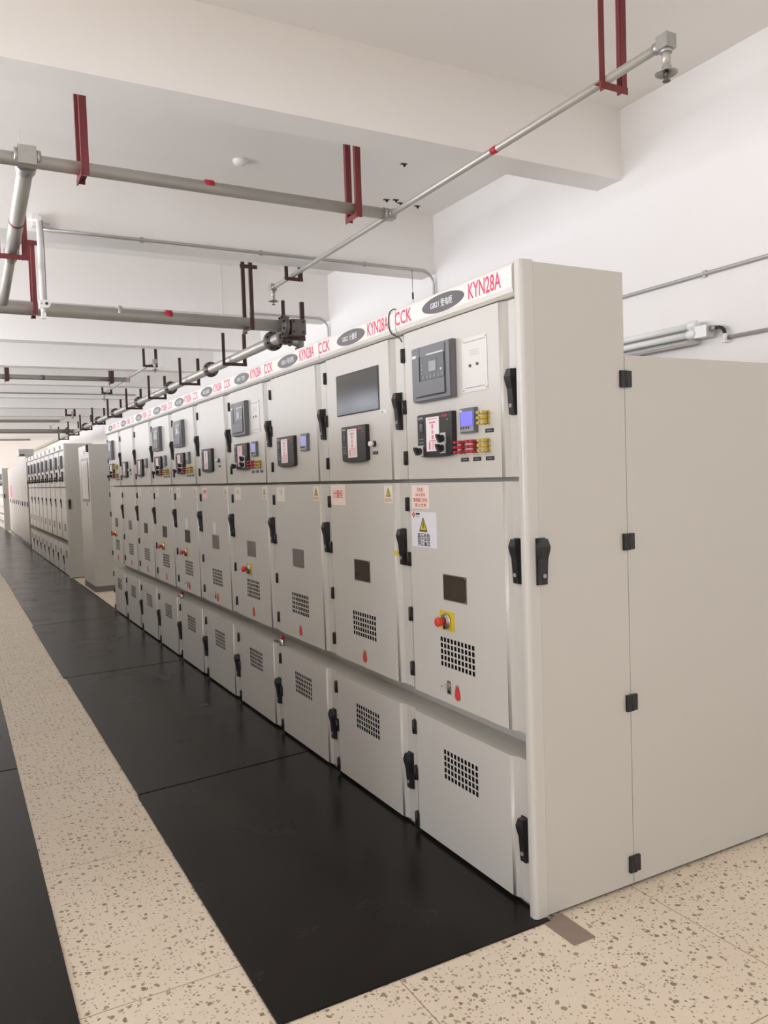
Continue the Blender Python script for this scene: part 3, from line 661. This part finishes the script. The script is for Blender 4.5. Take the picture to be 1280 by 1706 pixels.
# ================================================================== pipes under the ceiling
def tape(parent, p0, p1, r):
    b = MB(); b.cyl(p0, p1, r, None, 'band', 24); put(b.mesh('red_band'), 'red_band', parent, label='band of red tape')
def flange(parent, p, ax, r=0.095, pr=0.056, t=0.022):
    b = MB(); p = Vector(p); a = Vector(ax).normalized()
    b.lathe([(pr, -0.030), (pr + 0.012, -0.006), (r, -0.006 + 0.002), (r, t), (pr, t)], p, a, 'flange', 28)
    b.lathe([(pr, t + 0.001), (r, t + 0.003), (r, 2 * t), (pr + 0.012, 2 * t), (pr, 2 * t + 0.026)], p, a, 'flange', 28)
    q = a.to_track_quat('Z', 'Y')
    for k in range(8):
        c = q @ Vector((math.cos(PI / 4 * k + 0.39) * (r - 0.017), math.sin(PI / 4 * k + 0.39) * (r - 0.017), 0)) + p
        b.cyl(c - a * 0.020, c + a * (2 * t + 0.018), 0.0115, None, 'groove', 6, False)
    put(b.mesh('flange'), 'flange', parent)
def u_hanger(loc, along, half, depth, top, m, label, group, w=0.038, bolt=None, name='pipe_hanger', rod=0.0):
    """two legs with a crossbar under the pipe; 'along' = axis the legs are spaced on; depth = crossbar top below loc; top = leg length above loc"""
    e = empty(name, loc, label, 'hanger', group); t = 0.006
    for s, h in ((-1, half[0]), (1, half[1])):
        b = MB()
        if along == 'x':
            x = s * h; b.box(x - w / 2, x + w / 2, -t, 0, -depth - 0.03, top, m); b.box(x - s * w / 2 - t / 2, x - s * w / 2 + t / 2, 0.0005, w * 0.8, -depth - 0.03, top, m)
        else:
            y = s * h; b.box(-w / 2, w / 2, y - t / 2, y + t / 2, -depth - 0.03, top, m); b.box(-w / 2 - t, -w / 2 - 0.0005, y - t / 2, y + w * 0.8, -depth - 0.03, top, m)
        put(b.mesh('leg'), 'leg', e)
        if rod:
            b = MB(); xx, yy = (s * h, -t / 2) if along == 'x' else (0, s * h)
            b.cyl((xx, yy, top), (xx, yy, rod), 0.0025, None, 'ceil', 8); put(b.mesh('rod'), 'rod', e, label='thin white hanging rod')
    b = MB()
    if along == 'x': b.box(-half[0] - w / 2, half[1] + w / 2, 0.0005, w * 0.9, -depth - 0.006, -depth, m); b.box(-half[0] - w / 2, half[1] + w / 2, -t * 2, -t - 0.0005, -depth - w, -depth, m)
    else: b.box(-w / 2, w / 2, -half[0], half[1], -depth - 0.006, -depth, m); b.box(-w / 2 - 2 * t, -w / 2 - t - 0.0005, -half[0] - 0.01, half[1] + 0.02, -depth - w, -depth, m)
    put(b.mesh('crossbar'), 'crossbar', e)
    if bolt:
        b = MB(); bx, by, bz, ax = bolt; b.cyl((bx, by, bz), (bx + ax[0] * 0.05, by + ax[1] * 0.05, bz), 0.006, None, 'steel', 8); b.cyl((bx, by, bz), (bx + ax[0] * 0.012, by + ax[1] * 0.012, bz), 0.013, None, 'steel', 6, False); put(b.mesh('bolt'), 'bolt', e)
    return e
def sprinkler(parent, p):
    x, y, z = p
    b = MB(); b.cyl((x, y, z - 0.105), (x, y, z - 0.02), 0.019, None, 'pipe', 18); put(b.mesh('drop_pipe'), 'drop_pipe', parent)
    h = MB(); h.cyl((x, y, z - 0.122), (x, y, z - 0.105), 0.023, None, 'fit', 6, False); h.lathe([(0.018, -0.118), (0.052, -0.134), (0.050, -0.138), (0.018, -0.124)], (x, y, z), (0, 0, 1), 'fit', 24, False)
    h.cyl((x, y, z - 0.150), (x, y, z - 0.120), 0.010, 0.008, 'flange', 12); h.tube([(x, y - 0.012, z - 0.128), (x, y - 0.016, z - 0.15), (x, y, z - 0.168), (x, y + 0.016, z - 0.15), (x, y + 0.012, z - 0.128)], 0.003, 'flange', 8); h.cyl((x, y, z - 0.172), (x, y, z - 0.168), 0.018, None, 'flange', 16)
    put(h.mesh('sprinkler_head'), 'sprinkler_head', parent)
def elbow_block(parent, p, r=0.032):
    b = MB(); x, y, z = p; b.box(x - r, x + r, y - r, y + r, z - r * 0.9, z + r * 1.1, 'fit'); b.cyl((x, y, z - r * 1.4), (x, y, z - r * 0.8), r * 0.85, None, 'fit', 16)
    o = put(b.mesh('elbow'), 'elbow', parent); return o
XB, ZB = 1.286, 3.503
def branch(ya, yb, ym, label):
    """sprinkler branch running along the row with a head at each end"""
    e = empty('sprinkler_branch', (0, 0, 0), label, 'pipe', 'sprinkler branch pipes')
    b = MB(); b.cyl((XB, ya, ZB), (XB, yb, ZB), 0.0215, None, 'pipe', 20); put(b.mesh('pipe'), 'pipe', e)
    for y, s in ((ya, -1), (yb, 1)):
        elbow_block(e, (XB, y, ZB)); sprinkler(e, (XB, y, ZB))
        b = MB(); b.cyl((XB, y - s * 0.032, ZB), (XB, y - s * 0.062, ZB), 0.028, None, 'fit', 18); put(b.mesh('collar'), 'collar', e)
    return e
def cross_pipe(x0, y, r, z0, z1, x1, label):
    e = empty('sprinkler_pipe', (0, 0, 0), label, 'pipe', 'sprinkler pipes across the room')
    b = MB(); b.cyl((x0, y, z0), (x1, y, z1), r, None, 'pipe', 28); put(b.mesh('pipe'), 'pipe', e); return e
# first cross pipe (behind the first beam) and its branch
YA, ZA = 3.12, 3.522; RA = 0.040
e = cross_pipe(XL + 0.01, YA, RA, 3.540, 3.506, XB - 0.045, 'nearest grey sprinkler pipe crossing under the ceiling behind the first beam')
tape(e, (-0.125, YA, 3.5215), (-0.068, YA, 3.5205), RA + 0.001)
b = MB(); b.box(-1.262, -1.160, YA - 0.052, YA + 0.052, 3.482, 3.590, 'fit'); b.cyl((-1.285, YA, 3.535), (-1.262, YA, 3.535), 0.050, None, 'fit', 24); b.cyl((-1.160, YA, 3.534), (-1.135, YA, 3.534), 0.050, None, 'fit', 24)
put(b.mesh('tee_fitting'), 'tee_fitting', e)
b = MB(); b.box(XB - 0.036, XB + 0.034, YA - 0.036, YA + 0.036, ZB - 0.034, ZB + 0.034, 'fit'); b.cyl((XB - 0.062, YA, ZB), (XB - 0.036, YA, ZB), 0.048, None, 'fit', 24); b.cyl((XB, YA - 0.06, ZB), (XB, YA + 0.06, ZB), 0.030, None, 'fit', 20); put(b.mesh('tee_fitting'), 'tee_fitting', e)
e = branch(0.493, 5.585, YA, 'nearest sprinkler branch pipe, running above the cabinets with a head at each end')
tape(e, (XB, 1.78, ZB), (XB, 1.835, ZB), 0.0225)
GH = 'maroon pipe hangers on the nearest pipes'
u_hanger((-0.885, YA, 3.527), 'y', (0.075, 0.10), 0.042, H - 3.527, 'maroon', 'maroon hanger at the left of the nearest cross pipe, between tee and red band', GH, bolt=(0.02, -0.078, 0.42, (1, 0)))
u_hanger((1.00, YA, 3.509), 'y', (0.06, 0.095), 0.042, H - 3.509, 'maroon', 'maroon hanger near the right end of the nearest cross pipe', GH)
u_hanger((XB + 0.02, 0.86, ZB), 'x', (0.065, 0.085), 0.024, H - ZB, 'maroon', 'long maroon hanger on the branch pipe at the top right, by the nearest sprinkler', GH, w=0.034, bolt=(0.085, -0.004, 0.42, (-1, 0)))
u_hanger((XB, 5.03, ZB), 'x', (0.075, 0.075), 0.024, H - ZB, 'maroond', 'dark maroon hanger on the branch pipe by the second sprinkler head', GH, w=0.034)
# second sprinkler line, further along
e = cross_pipe(XL + 0.01, 13.14, 0.042, 3.475, 3.475, XB - 0.03, 'second thin sprinkler pipe crossing the room above the second cabinet row')
b = MB(); b.cyl((-0.21, 13.14, 3.475), (-0.14, 13.14, 3.475), 0.0435, None, 'flange', 20); put(b.mesh('coupling'), 'coupling', e)
b = MB(); b.box(XB - 0.05, XB + 0.035, 13.10, 13.18, 3.435, 3.515, 'fit'); put(b.mesh('tee_fitting'), 'tee_fitting', e)
branch(10.94, 15.75, 13.14, 'second sprinkler branch pipe, above the kiosk')
GD = 'dark pipe hangers along the room'
for x, nm in ((-0.74, 'left'), (1.0, 'right')): u_hanger((x, 13.14, 3.475), 'y', (0.07, 0.07), 0.044, 0.17, 'maroond', 'dark hanger on the %s part of the second sprinkler cross pipe' % nm, GD, w=0.06, rod=H - 3.475)
u_hanger((XB - 0.02, 11.17, ZB), 'x', (0.10, 0.10), 0.024, 0.50, 'maroond', 'dark hanger at the near end of the second sprinkler branch', GD, rod=H - ZB)
u_hanger((XB, 15.37, ZB), 'x', (0.09, 0.09), 0.024, 0.27, 'maroond', 'dark hanger at the far end of the second sprinkler branch', GD, rod=H - ZB)
cross_pipe(XL + 0.01, 23.3, 0.040, 3.475, 3.475, XB - 0.03, 'third thin sprinkler pipe crossing far down the room')
branch(20.7, 26.0, 23.3, 'third sprinkler branch pipe, far down the room')
u_hanger((XB - 0.02, 20.95, ZB), 'x', (0.11, 0.11), 0.024, 0.50, 'maroond', 'dark hanger on the third sprinkler branch, far down the room', GD, w=0.05, rod=H - ZB)
cross_pipe(XL + 0.01, 33.4, 0.040, 3.475, 3.475, XB, 'fourth thin sprinkler pipe, farthest down the room')
# thicker main pipe across the room with its long run above the cabinets
YB, XC, ZC = 5.3, 1.414, 3.035
e = cross_pipe(XL + 0.01, YB, 0.057, 3.112, 3.062, 1.285, 'thick grey water main crossing the room at mid height behind the second beam')
tape(e, (0.105, YB, 3.0865), (0.165, YB, 3.085), 0.058)
flange(e, (1.255, YB, 3.063), (1, 0, 0), 0.105, 0.057)
b = MB(); b.cyl((-0.32, YB, 3.094), (-0.285, YB, 3.093), 0.059, None, 'pipe', 28); put(b.mesh('coupling'), 'coupling', e)
b = MB(); b.box(1.325, 1.475, YB - 0.085, YB + 0.075, 2.975, 3.125, 'flange')
for dy in (-0.05, 0.05):
    for z in (3.0, 3.1): b.cyl((1.345 + (0.10 if dy > 0 else 0), YB - 0.095, z), (1.345 + (0.10 if dy > 0 else 0), YB - 0.08, z), 0.012, None, 'groove', 6, False)
put(b.mesh('corner_fitting'), 'corner_fitting', e)
m = empty('water_main', (0, 0, 0), 'long flanged water main running above the cabinets towards the far end', 'pipe')
b = MB(); b.cyl((XC, YB + 0.08, ZC), (XC, 34.0, ZC), 0.054, None, 'pipe', 28); put(b.mesh('pipe'), 'pipe', m)
for y, r in ((5.60, 0.095), (5.95, 0.105), (8.28, 0.10), (10.47, 0.10), (12.8, 0.10), (15.2, 0.10), (17.3, 0.10), (19.4, 0.10)): flange(m, (XC, y, ZC), (0, 1, 0), r, 0.055)
b = MB(); ys = 5.72; b.cyl((XC + 0.04, ys, ZC - 0.03), (XC + 0.185, ys, ZC - 0.065), 0.034, None, 'pipe', 18); b.cyl((XC + 0.205, ys, ZC - 0.03), (XC + 0.205, ys, 2.0), 0.042, None, 'fit', 18); b.cyl((XC + 0.205, ys, ZC - 0.13), (XC + 0.205, ys, ZC - 0.105), 0.056, None, 'flange', 18)
b.cyl((XC + 0.085, ys, ZC - 0.041), (XC + 0.105, ys, ZC - 0.046), 0.050, None, 'flange', 18); put(b.mesh('stub_pipe'), 'stub_pipe', m)
for k, y in enumerate((5.38, 7.28, 9.35, 11.39, 13.3, 15.3, 17.35, 19.3, 21.6, 23.8)):
    hk = 0.13 if k else 0.10
    u_hanger((XC, y, ZC), 'x', (hk + 0.01, hk), 0.056, 0.30, 'maroond', 'dark U-shaped hanger on the long water main, %s from the near end' % ORD[k], GD, w=0.036, rod=H - ZC)
for x, nm, lw in ((-1.0, 'left', 0.095), (0.915, 'right', 0.11)):
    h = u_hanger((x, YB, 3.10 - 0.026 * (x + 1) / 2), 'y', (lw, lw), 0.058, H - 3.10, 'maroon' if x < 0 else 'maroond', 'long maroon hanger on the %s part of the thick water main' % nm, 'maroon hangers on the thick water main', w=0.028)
    b = MB(); b.box(-0.12 if x < 0 else -0.11, 0.06, -lw - 0.012, -lw - 0.004, 0.49, 0.525, 'maroon' if x < 0 else 'maroond'); put(b.mesh('tie_bar'), 'tie_bar', h)
e = cross_pipe(XL + 0.01, 21.4, 0.057, 3.08, 3.05, XC, 'thick grey water main crossing the room far down')
flange(e, (1.2, 21.4, 3.055), (1, 0, 0), 0.10, 0.057)
# sloping pipe at the left joining the two cross pipes
d = empty('sloping_pipe', (0, 0, 0), 'sloping grey pipe at the left edge joining the two nearest cross pipes', 'pipe')
P0, P1 = Vector((-1.211, YA + 0.05, 3.52)), Vector((-1.245, YB - 0.02, 3.10)); at = lambda t: P0 + (P1 - P0) * t
b = MB(); b.cyl(at(0.0), at(0.58), 0.048, None, 'pipe', 26); b.cyl(at(0.58), at(1.0), 0.036, None, 'pipe', 24); put(b.mesh('pipe'), 'pipe', d)
b = MB(); b.cyl(at(0.555), at(0.60), 0.054, 0.046, 'fit', 26); b.cyl(at(0.335), at(0.345), 0.0495, None, 'maroon', 26); put(b.mesh('reducer'), 'reducer', d)
b = MB(); b.cyl(at(0.0), at(0.03), 0.062, None, 'fit', 24); put(b.mesh('collar'), 'collar', d)
pz = at(0.52); u_hanger((pz.x, pz.y, pz.z), 'x', (0.10, 0.085), 0.052, 0.30, 'maroon', 'maroon hanger under the sloping pipe at the left edge', GH, w=0.036, rod=H - pz.z)

# ================================================================== conduits, lamp, camera and bits on walls and ceiling
def conduit(path, r, label, clips=()):
    o = empty('conduit', (0, 0, 0), label, 'conduit', 'thin grey conduits')
    b = MB(); b.tube(path, r, 'conduit', 14); put(b.mesh('tube'), 'tube', o)
    for c in clips:
        b = MB(); b.box(c[0] - c[3], c[0] + c[3], c[1] - c[4], c[1] + c[4], c[2] - c[5], c[2] + c[5], 'fit'); put(b.mesh('clip'), 'clip', o)
def elbow_path(y, z, xs, xe, zd, R_=0.14):
    pts = [(xs, y, z)] + [(xs + (xe - R_ - xs) * k / 6, y, z) for k in range(1, 7)]
    pts += [(xe - R_ + R_ * math.sin(PI / 2 * k / 8), y, z - R_ + R_ * math.cos(PI / 2 * k / 8)) for k in range(1, 9)]
    return pts + [(xe, y, z - R_ - 0.2), (xe, y, zd)]
conduit(elbow_path(4.712, 3.588, -0.98, 2.672, 2.2), 0.0125, 'thin conduit along the bottom of the second beam, bending down at the wall', [(x, 4.722, 3.588, 0.012, 0.0075, 0.022) for x in (-0.2, 0.85, 1.9)])
conduit(elbow_path(7.27, 3.59, 1.62, 2.672, 2.2), 0.0125, 'thin conduit along the third beam, bending down behind the flanged main')
conduit([(XL + 0.05, 17.49, 3.66), (2.3, 17.49, 3.66)], 0.014, 'thin conduit along a beam far down the room')
conduit([(XR - 0.0135, y, 2.802) for y in (-5.5, 0, 2.6, 9.0)], 0.0125, 'upper thin conduit along the right wall, above the wall lamp', [(XR - 0.010, y, 2.802, 0.0095, 0.012, 0.022) for y in (1.45, -0.4, 3.3)])
conduit([(XR - 0.0135, y, 2.362) for y in (-5.5, -1.0, 0.6, 1.285)], 0.0125, 'lower thin conduit along the right wall, ending at the wall lamp', [(XR - 0.010, y, 2.362, 0.0095, 0.012, 0.022) for y in (0.7, -0.9)])
L = empty('wall_lamp', (XR, 1.47, 2.40), 'two tube wall lamp with clear end caps on the right wall, behind the end panel', 'lamp')
b = MB(); hp = [(-0.001, -0.035), (-0.055, -0.050), (-0.130, -0.050), (-0.137, -0.046), (-0.132, -0.038), (-0.05, -0.030), (-0.03, 0.06), (-0.001, 0.075)]
b.prism([(x, 0.03, z) for x, z in hp], [(x, 1.30, z) for x, z in hp], 'alum'); put(b.mesh('reflector'), 'reflector', L)
for x, z in ((-0.085, 0.012), (-0.075, 0.070)):
    b = MB(); b.cyl((x, 0.05, z), (x, 1.26, z), 0.021, None, 'tubeglass', 20); t = put(b.mesh('lamp_tube'), 'lamp_tube', L)
    b = MB(); b.lathe([(0.020, 0), (0.031, 0.012), (0.031, 0.06), (0.024, 0.075)], (x, -0.012, z), (0, 1, 0), 'tubeglass', 20); put(b.mesh('end_cap'), 'end_cap', t)
    b = MB(); b.lathe([(0.024, 0), (0.031, 0.01), (0.031, 0.06)], (x, 1.25, z), (0, 1, 0), 'tubeglass', 20); put(b.mesh('end_cap'), 'end_cap', t)
b = MB(); b.box(-0.10, -0.02, -0.10, -0.005, -0.02, 0.055, 'alum'); b.cyl((-0.055, -0.14, 0.03), (-0.055, -0.10, 0.03), 0.017, 0.02, 'fit', 16); put(b.mesh('terminal_box'), 'terminal_box', L)
b = MB(); b.tube([(-0.055, -0.13, 0.03)] + [(-0.055 + 0.02 * t, -0.145 - 0.042 * math.sin(PI / 2 * t), 0.030 + 0.012 * t - 0.05 * t * t) for t in (0.2, 0.5, 0.8, 1.0)] + [(-0.034, -0.187, -0.030)], 0.0115, 'groove', 10); put(b.mesh('flexible_cable'), 'flexible_cable', L, label='black flexible cable')
b = MB(); b.cyl((-0.034, -0.187, -0.058), (-0.034, -0.187, -0.014), 0.0145, None, 'white', 14); b.box(-0.056, -0.001, -0.203, -0.171, -0.070, -0.056, 'white'); put(b.mesh('junction'), 'junction', L)
# pole-mounted camera
K = empty('security_camera', (-1.0, 4.69, 2.9), 'white security camera at the end of a white pole hanging before the second beam', 'camera')
b = MB(); b.cyl((0, -0.03, 0.10), (0, -0.03, 0.78), 0.020, None, 'white', 18); put(b.mesh('pole'), 'pole', K)
b = MB(); b.box(-0.045, 0.045, 0.0, 0.038, 0.70, 0.80, 'white'); b.cyl((-0.075, -0.002, 0.745), (0.085, -0.002, 0.735), 0.014, None, 'white', 14); b.cyl((0, 0.0, 0.75), (0, -0.05, 0.75), 0.022, None, 'white', 16); put(b.mesh('bracket'), 'bracket', K)
b = MB(); b.box(-0.028, 0.020, -0.070, 0.02, 0.055, 0.115, 'white'); b.cyl((0.022, 0.02, 0.085), (0.022, -0.075, 0.085), 0.030, None, 'white', 20); put(b.mesh('camera_body'), 'camera_body', K)
b = MB(); b.cyl((0.022, -0.075, 0.085), (0.022, -0.079, 0.085), 0.011, None, 'black', 14); b.cyl((-0.012, -0.070, 0.085), (-0.012, -0.073, 0.085), 0.007, None, 'markg', 12); put(b.mesh('lens'), 'lens', K)
b = MB(); b.cyl((0.0, -0.03, 0.055), (0.0, -0.03, 0.02), 0.020, 0.016, 'white', 14); b.box(-0.016, 0.018, -0.045, -0.012, -0.025, 0.02, 'white'); put(b.mesh('cable_gland'), 'cable_gland', K)
b = MB(); b.tube([(0.026, -0.03, 0.74), (0.029, -0.03, 0.5), (0.028, -0.03, 0.3), (0.026, -0.03, 0.12)], 0.004, 'markg', 8); put(b.mesh('cable'), 'cable', K)
b = MB(); b.lathe([(0.060, -0.0005), (0.060, -0.012), (0.050, -0.030), (0.034, -0.042), (0.012, -0.046)], (0, 0, 0), (0, 0, 1), 'white', 24)
tag(put(b.mesh('smoke_detector'), 'smoke_detector', None, (0.489, 4.15, H)), 'round white smoke detector on the ceiling between the first two beams', 'smoke detector')
for (x, y, nm) in ((1.754, 3.682, 'lone small dark scrap on the ceiling, apart from the others'), (2.035, 4.50, 'leftmost of the small dark scraps before the second beam'), (2.12, 4.47, 'second from left of the small dark scraps before the second beam'), (2.204, 4.53, 'third from left of the small dark scraps before the second beam'), (2.398, 4.54, 'rightmost small dark scrap, right of the branch pipe')):
    b = MB(); b.box(-0.028, 0.028, -0.018, 0.018, -0.004, -0.0004, 'flange'); b.cyl((0.006, 0.0, -0.022), (0.006, 0.0, -0.004), 0.009, None, 'dark', 8); b.box(-0.006, 0.024, -0.002, 0.014, -0.006, -0.004, 'dark')  # leftover scraps stuck to the ceiling, given a made-up plate shape
    tag(put(b.mesh('ceiling_scrap'), 'ceiling_scrap', None, (x, y, H)), nm, 'ceiling scrap', 'small dark scraps on the ceiling')
b = MB(); b.tube([(2.415, 4.70, 3.578), (2.416, 4.70, 3.35), (2.417, 4.70, 3.05)], 0.0022, 'groove', 6); b.cyl((2.416, 4.70, 3.29), (2.416, 4.70, 3.355), 0.0085, None, 'groove', 10)
tag(put(b.mesh('hanging_wire'), 'hanging_wire'), 'thin wire with a dark weight hanging from the conduit near the wall', 'wire')
